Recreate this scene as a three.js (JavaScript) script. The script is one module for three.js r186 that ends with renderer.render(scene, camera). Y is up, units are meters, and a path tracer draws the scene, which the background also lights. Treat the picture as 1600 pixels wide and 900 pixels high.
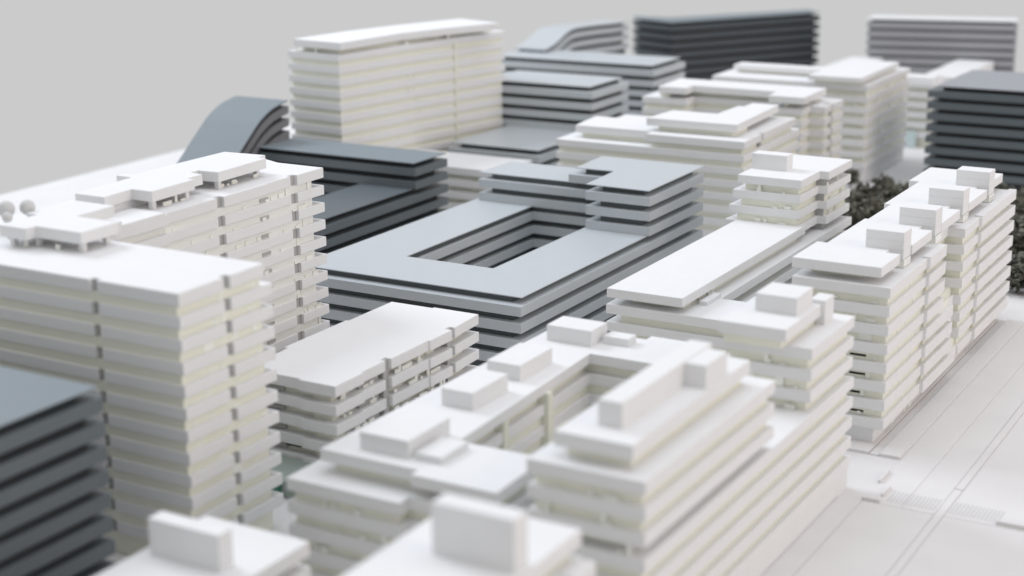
import * as THREE from 'three';
import { mergeGeometries } from 'three/addons/utils/BufferGeometryUtils.js';

// ---------------------------------------------------------------- camera, light, exposure
// All plan coordinates below are in storeys of the model; one storey of the model is 15 mm.
const U = 0.015;
const scene = new THREE.Scene();
const camera = new THREE.PerspectiveCamera(20.35, 16 / 9, 0.02, 12);
camera.position.set(0, 30.32 * U, 0);
camera.rotation.set(THREE.MathUtils.degToRad(-15.615), THREE.MathUtils.degToRad(30.228), THREE.MathUtils.degToRad(-0.669), 'YXZ');
camera.focus = 93 * U;
camera.userData.fStop = 5.0;
scene.add(camera);

scene.background = new THREE.Color(0xcbcbcb);            // even grey surroundings of the model

const renderer = new THREE.WebGLRenderer({ antialias: true });
renderer.toneMapping = THREE.LinearToneMapping;
renderer.toneMappingExposure = 1;
renderer.shadowMap.enabled = true;

function areaLight(color, power, w, h, from, to) {
  const l = new THREE.RectAreaLight(color, power, w * U, h * U);
  l.position.set(from[0] * U, from[1] * U, from[2] * U);
  l.lookAt(to[0] * U, to[1] * U, to[2] * U);
  scene.add(l);
}
areaLight(0xecf3ff, 13.2, 90, 80, [-235, 150, -112], [-45, 0, -85]);
areaLight(0xebf2ff, 1.55, 240, 200, [-40, 240, -110], [-40, 0, -100]);    // bright ceiling over the table   // tall window on the left
areaLight(0xffebe1, 2.35, 150, 120, [160, 100, -100], [-40, 0, -95]);   // warm room wall on the right

// ---------------------------------------------------------------- helpers
let seed = 20240611;
const rnd = () => ((seed = (seed * 1664525 + 1013904223) >>> 0) / 4294967296);
const taken = {};
const numbered = (n) => { const k = taken[n] ?? 0; taken[n] = k + 1; return k ? `${n}_${String(k).padStart(3, '0')}` : n; };

function noiseTex(size, lo, hi, coarse, srgb) {
  const d = new Uint8Array(size * size * 4), g = 16, c = [];
  for (let i = 0; i < g * g; i++) c.push(rnd());
  for (let y = 0; y < size; y++) for (let x = 0; x < size; x++) {
    const u = x / size * g, v = y / size * g, i = u | 0, j = v | 0, fu = u - i, fv = v - j;
    const s = (a, b) => c[((b % g) * g) + (a % g)];
    const su = fu * fu * (3 - 2 * fu), sv = fv * fv * (3 - 2 * fv);
    const n = (s(i, j) * (1 - su) + s(i + 1, j) * su) * (1 - sv) + (s(i, j + 1) * (1 - su) + s(i + 1, j + 1) * su) * sv;
    const t = lo + (hi - lo) * (coarse * n + (1 - coarse) * rnd());
    const k = (y * size + x) * 4;
    d[k] = d[k + 1] = d[k + 2] = Math.round(255 * t); d[k + 3] = 255;
  }
  const t = new THREE.DataTexture(d, size, size);
  t.wrapS = t.wrapT = THREE.RepeatWrapping; t.magFilter = THREE.LinearFilter; t.minFilter = THREE.LinearMipmapLinearFilter; t.generateMipmaps = true;
  if (srgb) t.colorSpace = THREE.SRGBColorSpace;
  t.repeat.set(6, 6); t.needsUpdate = true;
  return t;
}
const cardMap = noiseTex(512, 0.975, 1, 0.3, true);
const cardBump = noiseTex(512, 0, 1, 0.25, false); cardBump.repeat.set(14, 14);
const groundMap = noiseTex(1024, 0.95, 1, 0.35, true); groundMap.repeat.set(3, 3);

const card = (r, g, b, rough, opt = {}) => new THREE.MeshPhysicalMaterial({ color: new THREE.Color().setRGB(r, g, b), roughness: rough, map: cardMap, bumpMap: cardBump, bumpScale: 0.00004, ...opt });
const M = {
  white: card(0.80, 0.80, 0.80, 0.72, { specularIntensity: 0.5 }),
  ground: new THREE.MeshPhysicalMaterial({ color: new THREE.Color().setRGB(0.74, 0.728, 0.72), roughness: 0.7, map: groundMap, bumpMap: cardBump, bumpScale: 0.00004, specularIntensity: 0.5 }),
  pave: new THREE.MeshPhysicalMaterial({ color: new THREE.Color().setRGB(0.745, 0.732, 0.725), roughness: 0.7, map: groundMap, specularIntensity: 0.5 }),
  glaze: card(0.84, 0.84, 0.725, 0.3),
  glazePale: card(0.84, 0.84, 0.795, 0.3),
  acrylic: new THREE.MeshPhysicalMaterial({ color: new THREE.Color().setRGB(0.86, 0.87, 0.80), roughness: 0.12, clearcoat: 1, clearcoatRoughness: 0.05 }),
  joint: card(0.43, 0.425, 0.415, 0.7),
  dark: card(0.035, 0.035, 0.032, 0.8),
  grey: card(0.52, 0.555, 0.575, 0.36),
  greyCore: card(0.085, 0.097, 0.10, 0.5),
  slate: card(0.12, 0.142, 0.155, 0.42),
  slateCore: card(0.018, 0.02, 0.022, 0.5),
  blue: card(0.225, 0.26, 0.28, 0.62, { specularIntensity: 0.5 }),
  mid: card(0.20, 0.21, 0.23, 0.45),
  midCore: card(0.07, 0.075, 0.085, 0.5),
  palegreen: card(0.34, 0.40, 0.36, 0.4),
  paleBall: card(0.62, 0.62, 0.61, 0.9),
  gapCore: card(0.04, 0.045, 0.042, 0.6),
  stripe: card(0.55, 0.545, 0.54, 0.7),
  green: new THREE.MeshPhysicalMaterial({ color: new THREE.Color().setRGB(0.035, 0.17, 0.11), roughness: 0.25 }),
  cyan: new THREE.MeshPhysicalMaterial({ color: new THREE.Color().setRGB(0.60, 0.72, 0.72), roughness: 0.2 }),
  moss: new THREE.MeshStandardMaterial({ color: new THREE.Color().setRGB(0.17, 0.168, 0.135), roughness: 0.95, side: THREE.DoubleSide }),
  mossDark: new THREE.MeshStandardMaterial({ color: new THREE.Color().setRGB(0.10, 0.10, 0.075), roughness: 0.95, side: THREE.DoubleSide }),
  twig: new THREE.MeshStandardMaterial({ color: new THREE.Color().setRGB(0.10, 0.085, 0.065), roughness: 0.9 }),
  wire: new THREE.MeshPhysicalMaterial({ color: new THREE.Color().setRGB(0.8, 0.8, 0.8), roughness: 0.95, transmission: 0.45, thickness: 0, side: THREE.DoubleSide }),
};

// rectangle with optional notches: f = list of x on the front edge, r = list of z on the right edge
function rect(x0, x1, z0, z1, { f = [], r = [], w = 0.42, d = 0.3 } = {}) {
  const p = [[x0, z1]];
  for (const x of [...f].sort((a, b) => a - b)) p.push([x - w / 2, z1], [x - w / 2, z1 - d], [x + w / 2, z1 - d], [x + w / 2, z1]);
  p.push([x1, z1]);
  for (const z of [...r].sort((a, b) => b - a)) p.push([x1, z + w / 2], [x1 - d, z + w / 2], [x1 - d, z - w / 2], [x1, z - w / 2]);
  p.push([x1, z0], [x0, z0]);
  return p;
}
// move every side of a plan inward by [left, right, front, back]
function inset(poly, [l, r, f, b]) {
  let area = 0;
  const n = poly.length;
  for (let i = 0; i < n; i++) { const [x0, z0] = poly[i], [x1, z1] = poly[(i + 1) % n]; area += x0 * z1 - x1 * z0; }
  const s = Math.sign(area);
  const lines = poly.map(([x0, z0], i) => {
    const [x1, z1] = poly[(i + 1) % n], dx = x1 - x0, dz = z1 - z0, len = Math.hypot(dx, dz);
    const nx = s * dz / len, nz = -s * dx / len;                    // outward
    const by = Math.abs(nx) > Math.abs(nz) ? (nx > 0 ? r : l) : (nz > 0 ? f : b);
    return { x: x0 - nx * by, z: z0 - nz * by, dx: dx / len, dz: dz / len };
  });
  return lines.map((q, i) => {
    const p = lines[(i + n - 1) % n], det = p.dx * q.dz - p.dz * q.dx;
    if (Math.abs(det) < 1e-6) return [q.x, q.z];
    const t = ((q.x - p.x) * q.dz - (q.z - p.z) * q.dx) / det;
    return [p.x + p.dx * t, p.z + p.dz * t];
  });
}
function plan(poly, holes = []) {
  const path = (pts, c) => { pts.forEach(([x, z], i) => (i ? c.lineTo(x * U, -z * U) : c.moveTo(x * U, -z * U))); c.closePath(); return c; };
  const s = path(poly, new THREE.Shape());
  for (const h of holes) s.holes.push(path(h, new THREE.Path()));
  return s;
}
function slab(poly, y0, y1, holes = [], bev = 0.018) {
  const b = Math.min(bev, (y1 - y0) / 4);
  const g = new THREE.ExtrudeGeometry(plan(poly, holes), bev ? { depth: (y1 - y0 - 2 * b) * U, bevelEnabled: true, bevelThickness: b * U, bevelSize: b * U, bevelOffset: -b * U, bevelSegments: 1, curveSegments: 1 } : { depth: (y1 - y0) * U, bevelEnabled: false });
  g.rotateX(-Math.PI / 2); g.translate(0, (y0 + (bev ? b : 0)) * U, 0);
  return g;
}
const box = (x0, x1, y0, y1, z0, z1, bev) => slab(rect(x0, x1, z0, z1), y0, y1, [], bev);

function building(name, label, category, cx, cz) {
  const g = new THREE.Group();
  g.name = numbered(name); g.position.set(cx * U, 0, cz * U);
  g.userData = { label, category };
  scene.add(g);
  const used = {};
  g.part = (n, geo, mat, extra) => {
    const k = used[n] ?? 0; used[n] = k + 1;
    const m = new THREE.Mesh(Array.isArray(geo) ? mergeGeometries(geo.map((q) => (q.index ? q.toNonIndexed() : q))) : geo, mat);
    m.geometry.translate(-cx * U, 0, -cz * U);
    m.name = k ? `${n}_${String(k).padStart(3, '0')}` : n;
    m.castShadow = m.receiveShadow = true;
    if (extra) m.userData = extra;
    g.add(m);
    return m;
  };
  return g;
}
// a stack of storeys: proud floor slabs with a recessed storey between them
function stack(g, poly, k0, k1, { off = 0, th = 0.58, mat = M.white, core = M.glaze, ins = [0.2, 0.2, 0.22, 0.2], holes = [], cut, base = true, foot, holeIns = 0.45, jitter = 0, rise = 0 } = {}) {
  const inner = holes.map((h) => inset(h, ins.map((v) => -holeIns)));
  for (let k = k0; k <= k1; k++) {
    const y0 = k + off + (mat === M.white && k ? 0.04 : 0), y1 = k + off + th;
    const p = cut ? cut(k) : poly;
    const j = jitter ? [0, 0, 0, 0].map(() => (rnd() - 0.5) * jitter) : null;
    if (k > 0) g.part('floor_slab', slab(j ? inset(p, j) : p, y0, y1 + rise, holes), mat);
    if (core && k < k1 && (k > 0 || base)) g.part('glazed_storey', slab(inset(p, k === 0 && foot ? [0.2, 0.04, 0.2, 0.2] : ins), (k > 0 ? y1 : 0) - 0.02, k + 1 + off + 0.06, inner, 0), k === 0 ? foot ?? core : core);
  }
}
// clear acrylic pieces standing in the gap between two slabs, along a line
function glints(g, a, b, y0, y1, n, side) {
  const parts = [];
  for (let i = 0; i < n; i++) {
    const t = rnd(), x = a[0] + (b[0] - a[0]) * t, z = a[1] + (b[1] - a[1]) * t, s = 0.08 + 0.3 * rnd() * rnd(), d = 0.03 + 0.05 * rnd();
    const top = y0 + (y1 - y0) * (rnd() < 0.25 ? 1 : 0.25 + 0.35 * rnd());
    parts.push(side === 'x' ? box(x - d, x + d * 0.3, y0, top, z - s, z + s, 0) : box(x - s, x + s, y0, top, z - d, z + d * 0.3, 0));
  }
  g.part('acrylic_strip', parts, M.acrylic, { kind: 'stuff' });
}

// ---------------------------------------------------------------- the board
function ground(name, geo, mat) {
  const m = new THREE.Mesh(geo, mat); m.name = name; m.userData.kind = 'structure'; m.receiveShadow = m.castShadow = true; scene.add(m); return m;
}
ground('ground', box(-111.1, 14, -1.2, 0, -203, 6, 0.05), M.ground);
// right hand street: pavements, tram strip, crossing
const plate = (name, x0, x1, z0, z1, h) => ground(name, box(x0, x1, -0.12, h > 0.15 ? h : h * 0.6, z0, z1, 0.012), M.pave);
plate('pavement', -22.31, -21.22, -69.0, -30, 0.1);
plate('pavement_001', -28.6, -22.82, -101.4, -74.95, 0.16);
plate('pavement_002', -22.78, -22.3, -101.5, -74.95, 0.13);
plate('pavement_003', -22.26, -21.2, -101.6, -74.95, 0.17);
plate('road', -21.18, -17.78, -69.0, -30, 0.07);
plate('road_001', -21.13, -19.37, -118, -69.07, 0.05);
plate('road_002', -19.34, -17.78, -118, -69.07, 0.05);
plate('tram_strip', -17.74, -17.36, -72.4, -30, 0.11);
plate('tram_strip_001', -17.74, -17.36, -118, -72.5, 0.11);
plate('road_003', -17.31, 12, -69.0, -30, 0.08);
plate('road_004', -17.31, -13.15, -118, -69.07, 0.06);
plate('road_005', -13.1, 12, -118, -69.07, 0.08);
plate('kerb', -21.25, -20.38, -69.3, -69.1, 0.2);
plate('kerb_001', -21.22, -21.1, -73.1, -71.5, 0.2);
plate('kerb_003', -20.56, -20.45, -71.1, -69.9, 0.2);
plate('kerb_002', -15, -7, -69.4, -69.2, 0.24);
{
  const marks = (x0, h) => Array.from({ length: 13 }, (_, i) => slab([[x0 + i * 0.18, -69.5], [x0 + 0.05 + i * 0.18, -69.5], [x0 + 0.05 + i * 0.18, -70.9], [x0 + i * 0.18, -70.9]], 0, h, [], 0));
  ground('crossing_marking', mergeGeometries([...marks(-20.15, 0.045), ...marks(-17.2, 0.05)]), M.stripe);
}

// ---------------------------------------------------------------- right front: courtyard block
{
  const g = building('courtyard_building', 'large white courtyard block in the foreground with rooftop boxes and a green-tinted inner court', 'model building', -30, -59);
  const outer = [[-38.4, -47.6], [-32.9, -47.6], [-32.9, -48.3], [-28.9, -48.3], [-28.9, -52.6], [-27.4, -52.6], [-27.4, -47.5], [-22.35, -47.5], [-22.35, -70.5], [-26.7, -70.5], [-26.7, -68.9], [-38.4, -68.9]];
  const court = [[-33.15, -52.4], [-27.6, -53.2], [-27.6, -65], [-33.6, -65]];
  stack(g, outer, 0, 5, { core: M.glaze, holes: [court], ins: [0.24, 0.26, 0.24, 0.24], foot: M.white, holeIns: 0.18 });
  // left and far wings: one more set-back storey under a roof slab
  g.part('glazed_storey', slab([[-37, -49.2], [-29.3, -49.2], [-29.3, -51.8], [-33.5, -51.9], [-34, -65.4], [-29.8, -65.4], [-29.8, -68.2], [-37, -68.2]], 5.56, 6.1, [], 0), M.glaze);
  g.part('roof_slab', slab([[-37.5, -48.75], [-32.75, -48.75], [-32.75, -48.2], [-28.85, -48.2], [-28.95, -52.2], [-33.0, -52.15], [-33.6, -65.0], [-29.2, -65.0], [-29.2, -68.9], [-32.2, -68.9], [-32.2, -68.3], [-37.2, -68.3]], 6.08, 6.6), M.white);
  // inner court posts
  for (const z of [-56.4, -60.4]) g.part('joint_strip', box(-33.9, -33.22, 0, 6.1, z - 0.22, z + 0.22, 0), M.glaze);
  // right wing
  const rw = rect(-27.15, -22.35, -60, -47.5);
  stack(g, rw, 6, 8, { core: M.glaze, ins: [0.24, 0.26, 0.24, 0.24] });
  g.part('glazed_storey', slab(inset(rw, [0.9, 0.9, 0.7, 0.6]), 5.56, 6.02, [], 0), M.glaze);
  g.part('glazed_storey', box(-26, -23.4, 8.56, 9.04, -58.8, -48.5, 0), M.glaze);
  g.part('roof_slab', slab(rect(-26.35, -23.15, -59.1, -48.1), 9.02, 9.6), M.white);
  g.part('rooftop_box', box(-25.2, -24.22, 9.58, 10.6, -57.6, -49.4), M.white);
  g.part('rooftop_box', box(-24.26, -23.3, 9.58, 10.55, -57, -54.9), M.white);
  // tower at the street corner
  const tw = rect(-26.65, -22.45, -70.5, -64.7);
  stack(g, tw, 6, 8, { core: M.glaze, ins: [0.24, 0.26, 0.24, 0.24] });
  g.part('glazed_storey', slab(inset(tw, [0.3, 0.3, 0.3, 0.3]), 5.56, 6.02, [], 0), M.glaze);
  g.part('glazed_storey', box(-26.4, -23.7, 8.56, 9, -68.9, -64.1, 0), M.glaze);
  g.part('roof_slab', slab([[-26.62, -63.9], [-23.4, -63.9], [-23.4, -69.1], [-26.62, -69.1]], 8.98, 9.55), M.white);
  g.part('rooftop_box', box(-25.72, -23.75, 9.53, 10.38, -68.2, -66.1), M.white);
  g.part('rooftop_box', box(-23.95, -23.2, 8.56, 9.75, -69.6, -68.4), M.white);
  // boxes on the left and far wings
  g.part('rooftop_box', box(-35.95, -34.35, 6.58, 7.4, -58.5, -55.5), M.white);
  g.part('rooftop_box', box(-36.25, -34.5, 6.58, 7.35, -62.9, -59.85), M.white);
  g.part('rooftop_box', box(-36.45, -34, 6.58, 7.4, -67.6, -65.9), M.white);
  g.part('rooftop_box', box(-33.75, -32.4, 6.58, 7, -67.6, -66.7), M.white);
  g.part('rooftop_box', box(-36.05, -33.7, 6.58, 7.35, -52.6, -49.5), M.white);
  g.part('rooftop_box', box(-33.45, -32.2, 6.58, 6.9, -51.6, -49.6), M.white);
  for (let k = 5; k <= 7; k++) glints(g, [-26.9, -47.62], [-22.8, -47.62], k + 0.57, k + 1.01, 3, 'z');
  for (let k = 2; k <= 4; k++) glints(g, [-37.8, -47.75], [-33.4, -47.75], k + 0.57, k + 1.01, 3, 'z');
  for (let k = 2; k <= 4; k++) g.part('dark_opening', box(-36.9 + k * 0.2, -35.2 + k * 0.2, k + 0.66, k + 0.86, -48, -47.88, 0), M.joint);
  for (let k = 5; k <= 7; k++) glints(g, [-26, -64.85], [-22.8, -64.85], k + 0.57, k + 1.01, 3, 'z');
}
// ---------------------------------------------------------------- right: long street building with four roof boxes
{
  const g = building('street_building', 'tall white building along the right street with four tall boxes rising from its roof', 'model building', -25, -89);
  const facade = (k) => {
    const deep = k >= 5 ? 1.0 : k >= 2 ? 0.45 : 0.1, za = k >= 5 ? -85.75 : k >= 2 ? -88 : -89;
    return [[-27.6, -75.95], [-22.43, -75.95], [-22.47, -82.5], [-22.33, -82.5], [-22.38, za], [-22.45 - deep, za], [-22.45 - deep, -90.1], [-22.46, -90.1], [-22.5, -93.4], [-22.36, -93.4], [-22.5, -101.9], [-27.8, -101.9]];
  };
  stack(g, facade(8), 0, 8, { cut: facade, base: false, ins: [0.3, 0.2, 0.32, 0.2] });
  // raised ends of the slabs further along the facade
  for (let k = 1; k <= 8; k++) {
    g.part('balcony_band', box(-22.75, -22.3, k + 0.04, k + 0.68, (k >= 5 ? -85.7 : k >= 2 ? -87.9 : -88.9), -82.56, 0.012), M.white);
    g.part('balcony_band', box(-22.8, -22.34, k + 0.04, k + 0.68, -101.8, -93.46, 0.012), M.white);
  }
  g.part('ground_storey', slab([[-27.3, -76.3], [-23.05, -76.3], [-23.05, -101.6], [-27.3, -101.6]], 0.05, 1.02), M.white);
  const roof = [[-27.7, -76.15], [-23.0, -76.15], [-23.0, -79.25], [-23.75, -79.25], [-23.75, -81.4], [-23.0, -81.4], [-23.0, -85.1], [-23.75, -85.1], [-23.75, -87], [-23.0, -87], [-23.0, -90.8], [-23.75, -90.8], [-23.75, -92.7], [-23.0, -92.7], [-23.0, -96.9], [-23.75, -96.9], [-23.75, -98.7], [-23.35, -98.7], [-23.35, -102.2], [-28, -102.2], [-28, -97.5], [-27.35, -97.5], [-27.35, -90.4], [-26.95, -90.4], [-26.95, -86.2], [-27.15, -86.2], [-27.15, -79.9], [-27.7, -79.9]];
  g.part('roof_slab', slab(roof, 8.98, 9.52), M.white);
  g.part('glazed_storey', box(-27, -24.2, 8.56, 9, -101.6, -77.2, 0), M.glaze);
  for (const z of [-79.9, -85.75, -91.45, -97.4]) {
    for (let i = 0; i < 3; i++) g.part('rooftop_box_layer', box(-25.05, -23.02, 9.03 + i * 0.49, 9.515 + i * 0.49, z - 1.3, z, 0.008), M.white);
    g.part('acrylic_base', box(-24.2, -22.98, 8.6, 9.01, z - 1.22, z - 0.06, 0.01), M.acrylic);
  }
  for (let k = 0; k <= 7; k++) {
    glints(g, [-22.66, -77], [-22.66, -82], k + 0.6, k + 1, 3, 'x');
    glints(g, [-22.62, -93.5], [-22.62, -101.5], k + 0.7, k + 1, 5, 'x');
    if (k) glints(g, [-27.2, -76.22], [-23, -76.22], k + 0.6, k + 1, 2, 'z');
  }
  for (let k = 1; k <= 4; k++) g.part('dark_opening', box(-24.45, -23.6, k + 0.72, k + 0.84, -76.36, -76.27, 0), M.dark);
}
// ---------------------------------------------------------------- white bar with the set-back tower behind it
{
  const g = building('white_bar_building', 'low white building with a plain long roof and small box-topped tower at its end', 'model building', -35.5, -90);
  const pod = (k) => (k >= 5 ? [[-38.5, -76.4], [-28.6, -76.4], [-28.6, -79.2], [-31.9, -80.35], [-33.3, -80.35], [-33.35, -103], [-38.5, -103]] : [[-38.5, -76.4], [-28.6, -76.4], [-28.6, -79.4], [-33.3, -79.4], [-33.35, -103], [-38.5, -103]]);
  stack(g, pod(5), 0, 5, { core: M.glaze, cut: pod, off: -0.1, ins: [0.8, 0.6, 0.3, 0.3] });
  g.part('glazed_storey', box(-37.3, -34.3, 5.46, 5.9, -95, -77.5, 0), M.glaze);
  g.part('parapet_strip', box(-33.85, -33.4, 5.46, 5.72, -80.6, -78.6), M.white);
  g.part('roof_slab', slab(rect(-38.45, -33.9, -95.4, -76.4), 5.88, 6.4), M.white);
  const tw = (k) => [[k === 7 ? -38.85 : -38.6, -95.2], [-34.15, -95.2], [-34.15, -98.4], [-33.55, -98.4], [-33.55, -103], [-38.6, -103]];
  const tw2 = (k) => [[-39.2 + (k - 6) * 0.25, -94.9], [-34.15, -94.95], [-34.15, -98.4], [-33.55, -98.4], [-33.55, -103], [-38.6, -103]];
  stack(g, tw2(8), 6, 8, { core: M.glaze, cut: tw2, off: -0.15, th: 0.56, ins: [0.75, 0.25, 0.2, 0.3] });
  g.part('glazed_storey', box(-38, -34.4, 8.39, 8.88, -102.6, -95.3, 0), M.glaze);
  g.part('roof_slab', slab([[-38.4, -94.95], [-34.1, -94.95], [-34.1, -98.4], [-33.5, -98.4], [-33.5, -103], [-38.4, -103]], 8.86, 9.4), M.white);
  g.part('joint_strip', box(-34.5, -33.85, 0, 8.9, -98.9, -98.55, 0), M.joint);
  g.part('rooftop_box', box(-38.35, -35.95, 9.38, 10.42, -98.3, -97.2), M.white);
  for (let k = 6; k <= 8; k++) { glints(g, [-37.5, -95.06], [-34.5, -95.06], k + 0.4, k + 0.87, 3, 'z'); glints(g, [-33.7, -98.7], [-33.7, -102.6], k + 0.4, k + 0.87, 2, 'x'); }
  glints(g, [-34.2, -77.6], [-34.2, -82], 5.47, 5.89, 3, 'x');
}
// ---------------------------------------------------------------- light grey courtyard block in the middle
{
  const g = building('grey_courtyard_building', 'light grey layered courtyard block in the middle with a raised corner and dark inner court', 'model building', -52, -88);
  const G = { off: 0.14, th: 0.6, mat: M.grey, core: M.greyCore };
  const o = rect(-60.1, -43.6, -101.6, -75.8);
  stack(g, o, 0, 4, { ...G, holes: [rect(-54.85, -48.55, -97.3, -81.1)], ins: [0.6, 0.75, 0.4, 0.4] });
  g.part('roof_core', slab(inset(o, [0.9, 0.95, 0.75, 0.5]), 4.72, 5.1, [rect(-55.1, -48.3, -97.5, -80.7)], 0), M.greyCore);
  g.part('roof_plate', slab([[-59.8, -76.35], [-43.85, -76.35], [-43.85, -93], [-44, -101.3], [-59.7, -101.3]], 5.08, 5.15, [rect(-54.95, -48.6, -97.25, -81.15)], 0.012), M.grey);
  // two storeys along the back
  const back = [[-59.32, -97.2], [-48.3, -97.2], [-48.3, -101.8], [-59.32, -101.8]];
  stack(g, back, 5, 6, { ...G, ins: [0.9, 0.3, 0.4, 0.4] });
  g.part('roof_core', slab(inset(back, [0.9, 0.3, 0.45, 0.5]), 6.72, 7.11, [], 0), M.greyCore);
  g.part('roof_plate', slab(rect(-59.4, -51.9, -102, -97.5), 7.1, 7.17, [], 0.012), M.grey);
  g.part('roof_plate', slab(rect(-51.9, -50.55, -97.7, -97.45), 7.1, 7.17, [], 0.012), M.grey);
  // raised corner
  const top = rect(-48.37, -43.65, -101.65, -92.9);
  stack(g, top, 5, 7, { ...G, ins: [0.95, 0.7, 0.35, 0.4] });
  g.part('floor_slab', slab(rect(-52, -48.2, -101.7, -97.3), 7.14, 7.74), M.grey);
  g.part('roof_core', slab([[-47.4, -93.5], [-44.35, -93.5], [-44.35, -101.3], [-51, -101.3], [-51, -98], [-47.4, -98]], 7.72, 8.13, [], 0), M.greyCore);
  g.part('roof_plate', slab([[-48.4, -93.05], [-43.75, -92.95], [-43.85, -102.15], [-51.85, -102.1], [-51.6, -97.6], [-48.65, -97.7]], 8.12, 8.19, [], 0.012), M.grey);
}
// ---------------------------------------------------------------- white slab with slotted side, left of the middle
{
  const g = building('slotted_white_building', 'low white building with a plain jogged roof and two grey slots in its side', 'model building', -47, -65.5);
  const p = [[-49.75, -58.95], [-46.35, -58.95], [-46.35, -58.78], [-44.15, -58.78], [-44.15, -61.15], [-44.28, -61.15], [-44.28, -63.2], [-44.6, -63.2], [-44.6, -63.65], [-44.2, -63.65], [-44.2, -67.1], [-44.1, -67.1], [-44.1, -69.25], [-44.55, -69.25], [-44.55, -69.7], [-44.2, -69.7], [-44.38, -72.45], [-47.3, -72.45], [-47.3, -72.3], [-50.05, -72.3], [-50.05, -68.1], [-50.2, -68.1], [-50.2, -62.6], [-49.95, -62.6]];
  const ins = [0.5, 0.6, 0.5, 0.9];
  g.part('glazed_storey', slab(inset(p, ins), 0.02, 0.52, [], 0), M.glaze);
  stack(g, p, 1, 4, { off: -0.5, ins });
  g.part('glazed_storey', slab(inset(p, ins), 4.06, 4.54, [], 0), M.glaze);
  g.part('roof_slab', slab(p, 4.52, 5.1), M.white);
  for (const z of [-63.42, -69.47]) g.part('joint_strip', box(-45.2, -44.42, 0, 5.04, z - 0.22, z + 0.22, 0), M.joint);
  for (let k = 0; k <= 3; k++) { const y = k + 1.07; glints(g, [-44.4, -64.2], [-44.4, -69], y, y + 0.45, 9, 'x'); glints(g, [-44.5, -59.3], [-44.55, -62.7], y, y + 0.45, 4, 'x'); }
  for (let k = 1; k <= 4; k++) { g.part('dark_opening', box(-49.3, -47.7, k + 0.14, k + 0.34, -59.38, -59.28, 0), M.joint); g.part('dark_opening', box(-44.75, -44.6, k + 0.1, k + 0.34, -63, -61.3, 0), M.joint); }
  g.part('dark_opening', box(-47.7, -46.2, 1.3, 1.46, -59.36, -59.26, 0), M.dark);
  g.part('plinth', box(-49.5, -44.6, 0.01, 0.85, -58.9, -56.25, 0.01), M.palegreen);
  g.part('green_pane', box(-47.4, -45.7, 0.01, 0.84, -56.24, -56.12, 0.01), M.green);
}
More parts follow.
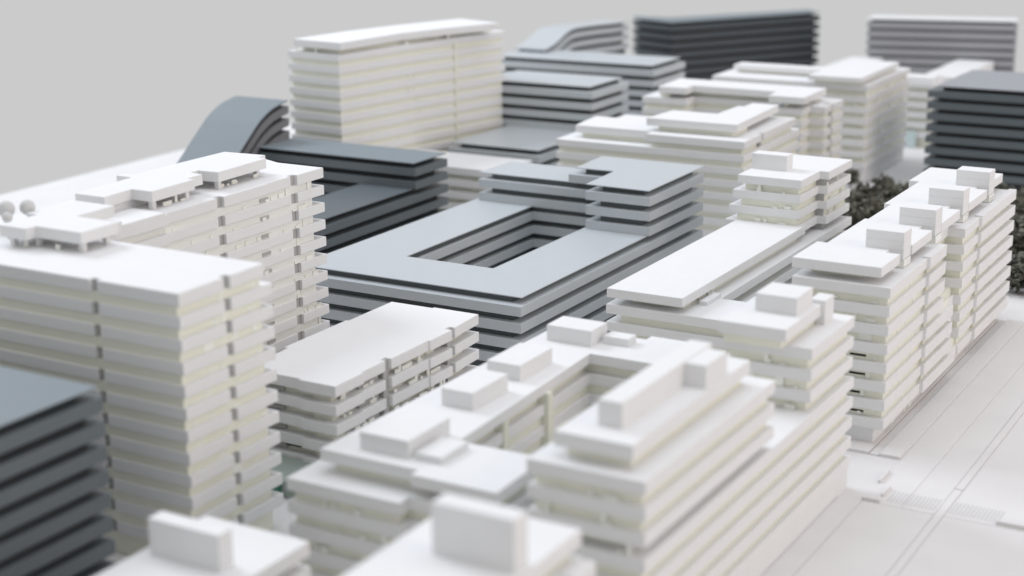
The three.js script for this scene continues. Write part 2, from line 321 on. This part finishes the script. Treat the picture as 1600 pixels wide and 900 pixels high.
// ---------------------------------------------------------------- tall L-shaped building on the left
{
  const g = building('tall_left_building', 'tall white L-shaped tower at the left with zigzag roof canopies on short piers', 'model building', -56, -57);
  const front = rect(-76, -43.55, -53.2, -47.65, { f: [-48.27], r: [-50.7] });
  const floorF = rect(-76, -43.55, -53.7, -47.65, { f: [-48.27], r: [-50.7] });
  const wing = [[-60.6, -53], [-54.0, -53], [-53.85, -56.2], [-53.85, -58.6], [-54.05, -58.6], [-54.05, -62.55], [-54.4, -62.55], [-54.4, -63.05], [-54, -63.05], [-54, -66.6], [-54.08, -66.6], [-54.08, -68.75], [-54.4, -68.75], [-54.4, -69.25], [-54, -69.25], [-54, -71.65], [-57.2, -71.65], [-60.6, -73]];
  stack(g, floorF, 0, 11, { off: 0.02, core: null });
  stack(g, wing, 0, 11, { off: 0.02, core: null });
  for (let k = 0; k <= 11; k++) {
    const y0 = k ? k + 0.58 : 0.02, y1 = k + 1.04;
    g.part('glazed_storey', box(-75.8, -43.75, y0, y1, -53.1, -47.73, 0), M.glaze);
    g.part('glazed_storey', slab([[-60.1, -53.3], [-54.1, -53.3], [-54.16, -60], [-54.18, -70.75], [-57.2, -70.75], [-60.1, -72]], y0, y1, [], 0), M.glazePale);
    const p = [box(-48.46, -48.08, k + 1.05, k + 1.57, -48.3, -47.86, 0), box(-44.4, -43.76, k + 1.05, k + 1.57, -50.88, -50.52, 0)];
    const q = [-62.8, -69].map((z) => box(-54.9, -54.22, k + 1.05, k + 1.58, z - 0.22, z + 0.22, 0));
    for (const b of [...p, ...q]) g.part('joint_panel', b, M.joint);
  }
  g.part('roof_slab', slab(front, 12.02, 12.6), M.white);
  g.part('roof_slab', slab(wing, 12.03, 12.61), M.white);
  for (let k = 3; k <= 11; k++) {
    glints(g, [-43.75, -48.2], [-43.75, -53], k + 0.6, k + 1.02, 4, 'x');
    glints(g, [-54.13, -58.8], [-54.13, -71], k + 0.6, k + 1.02, 9, 'x');
    glints(g, [-58, -47.78], [-44, -47.78], k + 0.6, k + 1.02, 7, 'z');
    g.part('dark_opening', box(-54.3, -54.12, k + 0.66, k + 0.84, -66.8, -66.1, 0), M.joint);
  }
  g.part('dark_opening', box(-47.75, -46.5, 1.66, 1.86, -48, -47.82, 0), M.dark);
  // roof canopies on piers
  const c1 = [[-56.3, -50.05], [-54.6, -50.05], [-54.6, -50.66], [-51.8, -50.66], [-51.8, -53], [-54.4, -53], [-54.4, -55.5], [-57, -55.5], [-57, -52.4], [-56.3, -52.4]];
  const c2 = [[-58.15, -56.7], [-56.2, -56.7], [-56.35, -58.8], [-55.0, -58.8], [-55.1, -62.1], [-55.6, -62.1], [-55.6, -63.3], [-56.5, -63.4], [-56.5, -64.0], [-55.2, -64.1], [-55.35, -68.3], [-55.9, -68.3], [-56, -69.05], [-58.7, -68.8], [-58.9, -61.5], [-59.45, -61.5], [-59.45, -61.0], [-58.4, -61]];
  for (const [c, k] of [[c1, 0], [c2, 1]]) g.part('roof_canopy', slab(c, 13.05, 13.6), M.white);
  for (const [x, z] of [[-55.9, -50.5], [-52.2, -51.1], [-52.2, -52.6], [-54.8, -51], [-56.6, -55], [-54.8, -55], [-57.8, -57.2], [-55.4, -59.2], [-55.4, -61.7], [-56.6, -57.1], [-55.6, -64.5], [-56, -68.2], [-58.3, -68.3], [-58.5, -62]]) g.part('pier', box(x - 0.13, x + 0.13, 12.58, 13.07, z - 0.13, z + 0.13, 0.01), M.white);
  g.part('stair_core', box(-56.2, -53.4, 12.58, 13.07, -54.9, -51.6, 0), M.white);
  g.part('stair_core', box(-57.9, -56.5, 12.58, 13.07, -63.5, -57.6, 0), M.white);
  glints(g, [-55.3, -59], [-55.3, -61.5], 12.59, 13.04, 3, 'x');
  glints(g, [-55.6, -64.4], [-55.7, -68], 12.59, 13.04, 5, 'x');
  glints(g, [-56, -50.4], [-52.4, -50.9], 12.59, 13.04, 3, 'z');
  g.part('roof_step', slab([[-56, -53.4], [-53.88, -53.4], [-53.85, -58.4], [-56, -58.4]], 12.6, 12.72, [], 0.02), M.white);
}
// ---------------------------------------------------------------- dark grey block at the left edge
{
  const g = building('dark_corner_building', 'dark slate grey building cut off by the lower left corner, blue-grey roof plate', 'model building', -55, -34);
  const p = rect(-70, -43.3, -42.75, -22);
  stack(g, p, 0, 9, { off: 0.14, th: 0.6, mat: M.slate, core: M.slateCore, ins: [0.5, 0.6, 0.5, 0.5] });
  g.part('roof_core', slab(inset(p, [0.8, 0.8, 0.8, 0.6]), 9.72, 10.12, [], 0), M.slateCore);
  g.part('roof_plate', slab(inset(p, [0, 0.1, 0, 0.1]), 10.1, 10.17, [], 0.012), M.blue);
}
// ---------------------------------------------------------------- white block along the lower edge
{
  const g = building('foreground_building', 'blurred white building at the bottom edge, a large box on each of its roofs', 'model building', -30, -36);
  const lw = rect(-38.75, -33.85, -43.1, -28);
  const rw = rect(-27.35, -22.5, -42.95, -28);
  stack(g, lw, 0, 4, { ins: [0.3, 0.35, 0.3, 0.3] });
  g.part('glazed_storey', slab(inset(lw, [0.3, 0.6, 0.3, 0.3]), 4.56, 5.02, [], 0), M.glaze);
  g.part('roof_slab', slab(lw, 5, 5.58), M.white);
  stack(g, rw, 0, 7, { ins: [0.3, 0.3, 0.3, 0.3] });
  g.part('glazed_storey', slab(inset(rw, [0.3, 0.3, 0.3, 0.3]), 7.56, 8.02, [], 0), M.glaze);
  g.part('roof_slab', slab(rw, 8, 8.58), M.white);
  g.part('rooftop_box', box(-38.25, -35, 5.56, 7, -40.2, -39.45), M.white);
  g.part('rooftop_box', box(-25.75, -22.75, 8.56, 10.35, -39.85, -39.0), M.white);
  g.part('side_terrace', box(-22.55, -21.9, 7.1, 7.6, -42.8, -41.4), M.white);
  g.part('side_terrace', box(-22.55, -21.7, 5.9, 6.4, -42.8, -40), M.white);
  stack(g, rect(-33.9, -27.3, -36, -28), 0, 3, { ins: [0.1, 0.1, 0.3, 0.3] });
}
// ---------------------------------------------------------------- dark grey block behind the left tower, with the wave
{
  const g = building('dark_stepped_building', 'dark grey stepped building left of the light grey courtyard block, lower roof in front', 'model building', -72, -94);
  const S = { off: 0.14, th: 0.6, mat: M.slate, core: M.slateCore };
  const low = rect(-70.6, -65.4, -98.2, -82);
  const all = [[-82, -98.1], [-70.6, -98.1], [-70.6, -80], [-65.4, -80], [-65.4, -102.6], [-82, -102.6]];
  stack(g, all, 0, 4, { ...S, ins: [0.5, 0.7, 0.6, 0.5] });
  g.part('roof_core', slab(inset(low, [0.6, 0.9, 0.5, 0]), 4.72, 5.12, [], 0), M.slateCore);
  g.part('roof_plate', slab([[-70.4, -80], [-65.7, -80], [-65.7, -98.15], [-70.4, -98.15]], 5.1, 5.17, [], 0.012), M.slate);
  const hi = rect(-82, -65.4, -102.6, -98.1);
  stack(g, hi, 5, 6, { ...S, ins: [0.3, 0.9, 0.7, 0.5] });
  g.part('roof_core', slab(inset(hi, [0.3, 1.0, 0.6, 0.5]), 6.72, 7.12, [], 0), M.slateCore);
  g.part('roof_plate', slab(rect(-80.3, -65.5, -102.6, -98.05), 7.1, 7.17, [], 0.012), M.blue);
}
function wave(name, label, xs, prof, mat, coreMat, layers, zDepth) {
  // roof sheets that follow an S profile along z; prof = [z, h] from the low end to the high end
  const [x0, x1] = xs, cx = (x0 + x1) / 2, cz = (prof[0][0] + prof[prof.length - 1][0]) / 2;
  const g = building(name, label, 'model building', cx, cz);
  const curve = new THREE.SplineCurve(prof.map(([z, h]) => new THREE.Vector2(z, h)));
  const pts = curve.getPoints(40);
  const strip = (xa, xb, lo, hi) => {
    const s = new THREE.Shape();
    pts.forEach((p, i) => (i ? s.lineTo(-p.x * U, (p.y + hi) * U) : s.moveTo(-p.x * U, (p.y + hi) * U)));
    [...pts].reverse().forEach((p) => s.lineTo(-p.x * U, Math.max(0, p.y + lo) * U));
    s.closePath();
    const e = new THREE.ExtrudeGeometry(s, { depth: (xb - xa) * U, bevelEnabled: false });
    e.rotateY(Math.PI / 2); e.translate(xa * U, 0, 0);
    return e;
  };
  g.part('roof_sheet', strip(x0, x1, -0.1, 0), mat[0]);
  for (let k = 0; k < layers; k++) {
    g.part('floor_slab', strip(x0 + 0.1, x1 + 0.05, -1.05 - k, -0.45 - k), mat[1]);
    g.part('recessed_storey', strip(x0 + 0.7, x1 - 0.7, -0.47 - k, -0.08 - k), coreMat);
  }
  g.part('base_block', strip(x0 + 0.4, x1 - 0.4, -30, -1 - (layers - 1) - 0.02), coreMat);
  return g;
}
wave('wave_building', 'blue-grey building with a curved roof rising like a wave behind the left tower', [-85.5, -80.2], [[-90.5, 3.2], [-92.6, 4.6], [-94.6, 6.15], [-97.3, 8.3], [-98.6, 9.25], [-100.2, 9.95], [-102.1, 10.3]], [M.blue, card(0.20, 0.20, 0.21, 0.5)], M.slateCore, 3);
wave('wave_building', 'pale grey building with a wavy roof at the back, right of the cream tower', [-83.7, -80], [[-144.6, 9.5], [-145.6, 9.65], [-147.2, 10], [-149.4, 10.75], [-151.4, 11], [-156, 10.85], [-160.5, 10.6], [-164, 10.5]], [M.grey, M.grey], M.greyCore, 3);

// ---------------------------------------------------------------- low white block between the greys
{
  const g = building('low_white_building', 'low white flat-roofed building tucked between dark stepped block and light grey courtyard block', 'model building', -69.5, -112);
  const p = rect(-76, -64.6, -114.5, -109);
  stack(g, p, 0, 3, { ins: [0.4, 0.5, 0.45, 0.4] });
  g.part('glazed_storey', slab(inset(p, [0.4, 0.5, 0.45, 0.4]), 3.56, 4.06, [], 0), M.glaze);
  g.part('roof_slab', slab(p, 4.02, 4.6), M.white);
}
// ---------------------------------------------------------------- cream tower with a bent side
{
  const g = building('bent_white_tower', 'tallest white tower at the back left with a gently bent long side and cream storeys', 'model building', -78, -115);
  const f = [[-83, -106], [-77.4, -105.4], [-76.75, -110], [-76.1, -114.5], [-75.1, -119], [-73.75, -125.8], [-79, -127], [-80.6, -119], [-81.8, -113]];
  stack(g, f, 0, 13, { core: M.glaze, off: 0.1, th: 0.6, ins: [0.2, 0.15, 0.18, 0.3] });
  g.part('glazed_storey', slab(inset(f, [1.0, 0.6, 0.7, 1.2]), 13.68, 14.14, [], 0), M.glaze);
  g.part('roof_slab', slab([[-82.3, -105.9], [-77.1, -105.3], [-76.4, -112.9], [-74.9, -118], [-72.8, -123.3], [-77.9, -124.9], [-80.2, -118], [-81.6, -112]], 14.1, 14.7), M.white);
  for (const [x, z] of [[-76.9, -113.2], [-75.4, -119.4]]) g.part('joint_strip', box(x - 0.15, x + 0.42, 0, 13.5, z - 0.15, z + 0.15, 0), M.glaze);
  for (let k = 2; k <= 13; k++) { glints(g, [-82.3, -106.1], [-79.5, -105.85], k + 0.69, k + 1.12, 3, 'z'); glints(g, [-77.2, -109], [-75.2, -120], k + 0.69, k + 1.12, 4, 'x'); }
}
// ---------------------------------------------------------------- grey layered blocks in the back row
function greyBlock(name, label, p, kTop, plateY, ins, mat, core, plateIns, plateMat = mat) {
  const xs = p.map((q) => q[0]), zs = p.map((q) => q[1]);
  const g = building(name, label, 'model building', (Math.min(...xs) + Math.max(...xs)) / 2, (Math.min(...zs) + Math.max(...zs)) / 2);
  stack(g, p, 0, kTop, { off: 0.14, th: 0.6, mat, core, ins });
  g.part('roof_core', slab(inset(p, ins.map((v) => v + 0.25)), kTop + 0.72, plateY + 0.02, [], 0), core);
  g.part('roof_plate', slab(inset(p, plateIns), plateY, plateY + 0.08, [], 0.012), plateMat);
  return g;
}
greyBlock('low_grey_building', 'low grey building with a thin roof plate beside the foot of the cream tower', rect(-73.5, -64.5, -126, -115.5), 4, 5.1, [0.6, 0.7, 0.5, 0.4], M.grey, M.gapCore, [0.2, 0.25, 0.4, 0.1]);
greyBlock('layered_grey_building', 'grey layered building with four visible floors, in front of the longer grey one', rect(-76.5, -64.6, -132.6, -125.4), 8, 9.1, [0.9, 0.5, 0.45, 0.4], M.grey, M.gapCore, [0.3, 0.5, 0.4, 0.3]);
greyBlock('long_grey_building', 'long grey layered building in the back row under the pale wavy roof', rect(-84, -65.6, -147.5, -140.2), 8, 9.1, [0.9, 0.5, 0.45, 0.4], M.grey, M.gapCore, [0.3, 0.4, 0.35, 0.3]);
greyBlock('dark_bent_building', 'long dark slate slab with a bent front at the back centre, against the grey backdrop', [[-81.6, -169.4], [-76.2, -167.3], [-64.8, -184.6], [-67.2, -187.2], [-78.6, -172], [-83.3, -172]], 9, 10.1, [0.5, 0.5, 0.6, 0.5], card(0.062, 0.075, 0.085, 0.45), M.slateCore, [0, 0, 0, 0], M.blue);
{
  const g = greyBlock('far_grey_building', 'mid grey slab at the far right with two lower white-roofed wings in front', [[-57.6, -180.2], [-41.5, -183.6], [-42.5, -187.5], [-58.2, -184.2]], 9, 10.1, [0.25, 0.25, 0.3, 0.5], card(0.36, 0.365, 0.385, 0.5), card(0.2, 0.2, 0.215, 0.5), [0, 0, 0, 0], M.white);
  g.part('low_wing', box(-47.6, -43.6, 0.02, 5.8, -182.6, -168.2), M.white);
  g.part('low_wing', box(-59.2, -55.5, 0.02, 5.8, -180.2, -168.2), M.white);
}
greyBlock('dark_right_building', 'dark charcoal layered building at the right edge with a lilac-grey roof plate', rect(-38.8, -20, -151, -139.4), 8, 9.12, [0.9, 0.5, 0.45, 0.4], M.slate, M.slateCore, [0.9, 0.5, 0.05, 0.3], card(0.32, 0.335, 0.36, 0.45));

// ---------------------------------------------------------------- white blocks in the right middle
{
  const g = building('stepped_white_building', 'white stepped building with an L-shaped roof, just behind the light grey raised corner', 'model building', -51.5, -115.5);
  const p = [[-59.7, -109.6], [-43.95, -109.75], [-44.3, -122.5], [-48.6, -122.5], [-48.6, -115.6], [-55.5, -115.4], [-55.5, -122.5], [-59.9, -122.5]];
  stack(g, p, 0, 7, { core: M.glaze, ins: [0.2, 0.18, 0.18, 0.2], off: 0.02 });
  const p8 = [[-51.95, -109.72], [-43.95, -109.8], [-44.1, -113.6], [-44.45, -113.6], [-44.45, -114.1], [-44.15, -114.1], [-44.35, -121.6], [-48.5, -121.6], [-48.5, -115.2], [-51.95, -115.2]];
  g.part('glazed_storey', slab(inset(p8, [0.3, 0.3, 0.35, 0.3]), 7.58, 8.06, [], 0), M.glaze);
  g.part('floor_slab', slab(p8, 8.02, 8.6), M.white);
  g.part('glazed_storey', box(-58.2, -51.9, 7.58, 8.06, -114.3, -111.2, 0), M.glaze);
  g.part('roof_slab', slab([[-58.6, -110.8], [-51.97, -110.9], [-51.97, -114.6], [-54.2, -114.6], [-54.2, -115.3], [-59.1, -115.3]], 8.02, 8.6), M.white);
  g.part('glazed_storey', box(-51.7, -45.6, 8.58, 9.06, -114.4, -111.5, 0), M.glaze);
  g.part('roof_slab', slab([[-52.5, -110.95], [-45.1, -111.1], [-45.7, -121.2], [-47.9, -121.2], [-47.9, -119.3], [-48.4, -119.3], [-48.4, -115.1], [-52.2, -115.1]], 9.02, 9.6), M.white);
  g.part('joint_strip', box(-45, -44.28, 0, 8.5, -114.05, -113.65, 0), M.joint);
  for (let k = 5; k <= 6; k++) { glints(g, [-59.4, -109.8], [-44.4, -109.9], k + 0.59, k + 1.03, 7, 'z'); g.part('dark_opening', box(-58.6, -57.8, k - 0.36, k - 0.2, -109.95, -109.85, 0), M.glaze); }
}
{
  const g = building('recessed_white_building', 'white building with a recessed roof front, behind the stepped white one', 'model building', -52, -129);
  const p = [[-60.2, -126.3], [-56, -126.3], [-56, -128.2], [-48.3, -128.2], [-48.3, -125.7], [-45.3, -125.7], [-45.3, -127.6], [-44, -127.6], [-44, -129.2], [-44.4, -129.2], [-44.4, -129.6], [-44, -129.6], [-44, -132.2], [-60.2, -132.2]];
  stack(g, p, 0, 8, { core: M.glaze, ins: [0.2, 0.18, 0.18, 0.2], off: 0.02 });
  g.part('glazed_storey', slab(inset(p, [1.5, 1.8, 0.5, 0.8]), 8.58, 9.06, [], 0), M.glaze);
  g.part('roof_slab', slab([[-58.6, -126.2], [-56, -126.2], [-56.1, -127.9], [-48.4, -127.8], [-48.2, -125.5], [-45.1, -125.5], [-45.3, -131.4], [-58.9, -131.4]], 9.02, 9.6), M.white);
  g.part('joint_strip', box(-44.7, -44.2, 0, 8.6, -129.58, -129.22, 0), M.joint);
  for (let k = 4; k <= 7; k++) glints(g, [-48, -125.9], [-45.6, -125.9], k + 0.59, k + 1.03, 2, 'z');
}
{
  const g = building('tall_white_block', 'tall white block with a long cream side facing the street, at the back right', 'model building', -51.5, -145);
  const p = [[-58.9, -138.6], [-44, -138.6], [-44, -151.6], [-49.2, -151.6], [-49.2, -144.2], [-58.9, -144.2]];
  stack(g, p, 0, 8, { core: M.glaze, ins: [0.3, 0.2, 0.32, 0.2], off: 0.34, th: 0.56, base: false });
  g.part('ground_storey', slab(inset(p, [0.3, 0.15, 0.3, 0.3]), 0.02, 1.36), M.white);
  g.part('glazed_storey', slab([[-57.7, -142], [-48.9, -142], [-48.9, -138.6], [-44.9, -138.6], [-44.9, -149.3], [-48.9, -149.3], [-48.9, -143.4], [-57.7, -143.4]], 8.88, 9.2, [], 0), M.glaze);
  g.part('roof_slab', slab([[-58, -141.6], [-49.3, -141.6], [-49.3, -138], [-44.4, -138.1], [-44.6, -149.8], [-49.3, -149.8], [-49.3, -143.7], [-58, -143.7]], 9.18, 9.62), M.white);
  for (let k = 1; k <= 7; k++) { glints(g, [-53, -138.8], [-44.4, -138.8], k + 0.91, k + 1.33, 4, 'z'); glints(g, [-44.12, -139.5], [-44.12, -151], k + 0.91, k + 1.33, 6, 'x'); }
}
{
  const g = building('narrow_white_building', 'narrow pale building between the tall white block and the dark right building, cyan base', 'model building', -46, -162);
  const p = rect(-52, -43.4, -161.5, -158);
  stack(g, p, 0, 6, { core: M.glaze, ins: [0.3, 0.3, 0.4, 0.3] });
  g.part('roof_slab', slab(inset(p, [0.3, 0.3, 0.3, 0.3]), 6.58, 7, [], 0.018), M.white);
  g.part('cyan_pane', box(-46.4, -44.9, 0.05, 1.7, -157.95, -157.8, 0.01), M.cyan);
}
// ---------------------------------------------------------------- model trees
function crownGeo(n, r, squash, leaf) {
  const out = [];
  for (let i = 0; i < n; i++) {
    const a = rnd() * Math.PI * 2, c = 2 * rnd() - 1, rr = r * Math.cbrt(0.12 + 0.88 * rnd()) * (0.75 + 0.35 * Math.sin(3 * a + 5 * c)), s = Math.sqrt(1 - c * c);
    const q = new THREE.PlaneGeometry(leaf * (0.6 + 0.8 * rnd()) * U, leaf * (0.6 + 0.8 * rnd()) * U);
    q.rotateX(rnd() * 3.1); q.rotateY(rnd() * 6.2);
    q.translate(rr * s * Math.cos(a) * U, rr * c * squash * U, rr * s * Math.sin(a) * U);
    out.push(q);
  }
  return mergeGeometries(out);
}
function makeTree(name, label, group, r, h, n, leaf, m1, m2) {
  const g = new THREE.Group(); g.name = numbered(name); g.userData = { label, category: 'model tree', group };
  const trunk = new THREE.Mesh(new THREE.CylinderGeometry(0.05 * U, 0.08 * U, h * U, 6), M.twig); trunk.name = 'trunk'; trunk.geometry.translate(0, h / 2 * U, 0);
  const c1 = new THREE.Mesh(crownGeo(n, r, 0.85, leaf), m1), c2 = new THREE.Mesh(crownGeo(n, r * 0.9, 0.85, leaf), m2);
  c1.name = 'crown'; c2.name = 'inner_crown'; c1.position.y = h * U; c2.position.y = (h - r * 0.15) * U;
  for (const m of [trunk, c1, c2]) { m.castShadow = m.receiveShadow = true; g.add(m); }
  scene.add(g); return g;
}
{
  // the park lies behind the street building: one clump shows left of its far end, one right of it
  const clumps = [
    { in: (q) => q > 0.262 && q < 0.345, label: 'small dark bushy tree in the clump left of the four-box street building', group: 'park trees left of the street building' },
    { in: (q) => q > 0.185 && q < 0.24, label: 'small dark bushy tree in the clump at the right edge beyond the street building', group: 'park trees at the right edge' },
  ];
  const spots = clumps.map(() => []), all = [];
  for (let i = 0; i < 900 && all.length < 110; i++) {
    const x = -41 + 22.5 * rnd(), z = -132.5 + 24 * rnd();
    if (x < -33 && z > -118) continue;
    if (!all.every(([a, b]) => Math.hypot(a - x, b - z) > 1.3)) continue;
    all.push([x, z]);
    clumps.forEach((c, n) => { if (c.in(x / z)) spots[n].push([x, z]); });
  }
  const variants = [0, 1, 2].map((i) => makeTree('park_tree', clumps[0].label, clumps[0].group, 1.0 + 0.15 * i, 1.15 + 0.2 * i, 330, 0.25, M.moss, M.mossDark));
  let made = 0;
  clumps.forEach((c, n) => spots[n].forEach(([x, z]) => {
    const t = made < 3 ? variants[made] : variants[made % 3].clone();
    if (made >= 3) { t.name = numbered('park_tree'); t.userData = { label: c.label, category: 'model tree', group: c.group }; scene.add(t); }
    made++;
    t.position.set(x * U, 0, z * U); t.rotation.y = rnd() * 6.28; t.scale.setScalar(0.85 + 0.45 * rnd());
  }));
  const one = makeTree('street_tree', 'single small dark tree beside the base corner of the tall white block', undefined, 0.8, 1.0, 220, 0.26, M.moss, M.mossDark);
  one.position.set(-44.6 * U, 0, -136.8 * U); delete one.userData.group;
  const ball = (label, x, z, r) => { const t = makeTree('roof_tree', label, undefined, r, r + 0.75, 120, 0.07, M.wire, M.wire); delete t.userData.group;
    const core = t.children.find((c) => c.name === 'inner_crown'); core.geometry = new THREE.IcosahedronGeometry(r * 0.98 * U, 3); core.material = M.paleBall; core.position.y = (r + 0.75) * U; t.children.find((c) => c.name === 'trunk').material = M.paleBall; t.position.set(x * U, 12.6 * U, z * U); };
  ball('pale wire ball tree at the far left edge of the left roof', -57.9, -52.0, 0.42);
  ball('pale wire ball tree right of the leftmost one, behind the roof canopy', -57.45, -52.9, 0.38);
  ball('smallest pale ball tree, low in front of the two on the left roof', -57.1, -51.3, 0.25);
}
renderer.render(scene, camera);
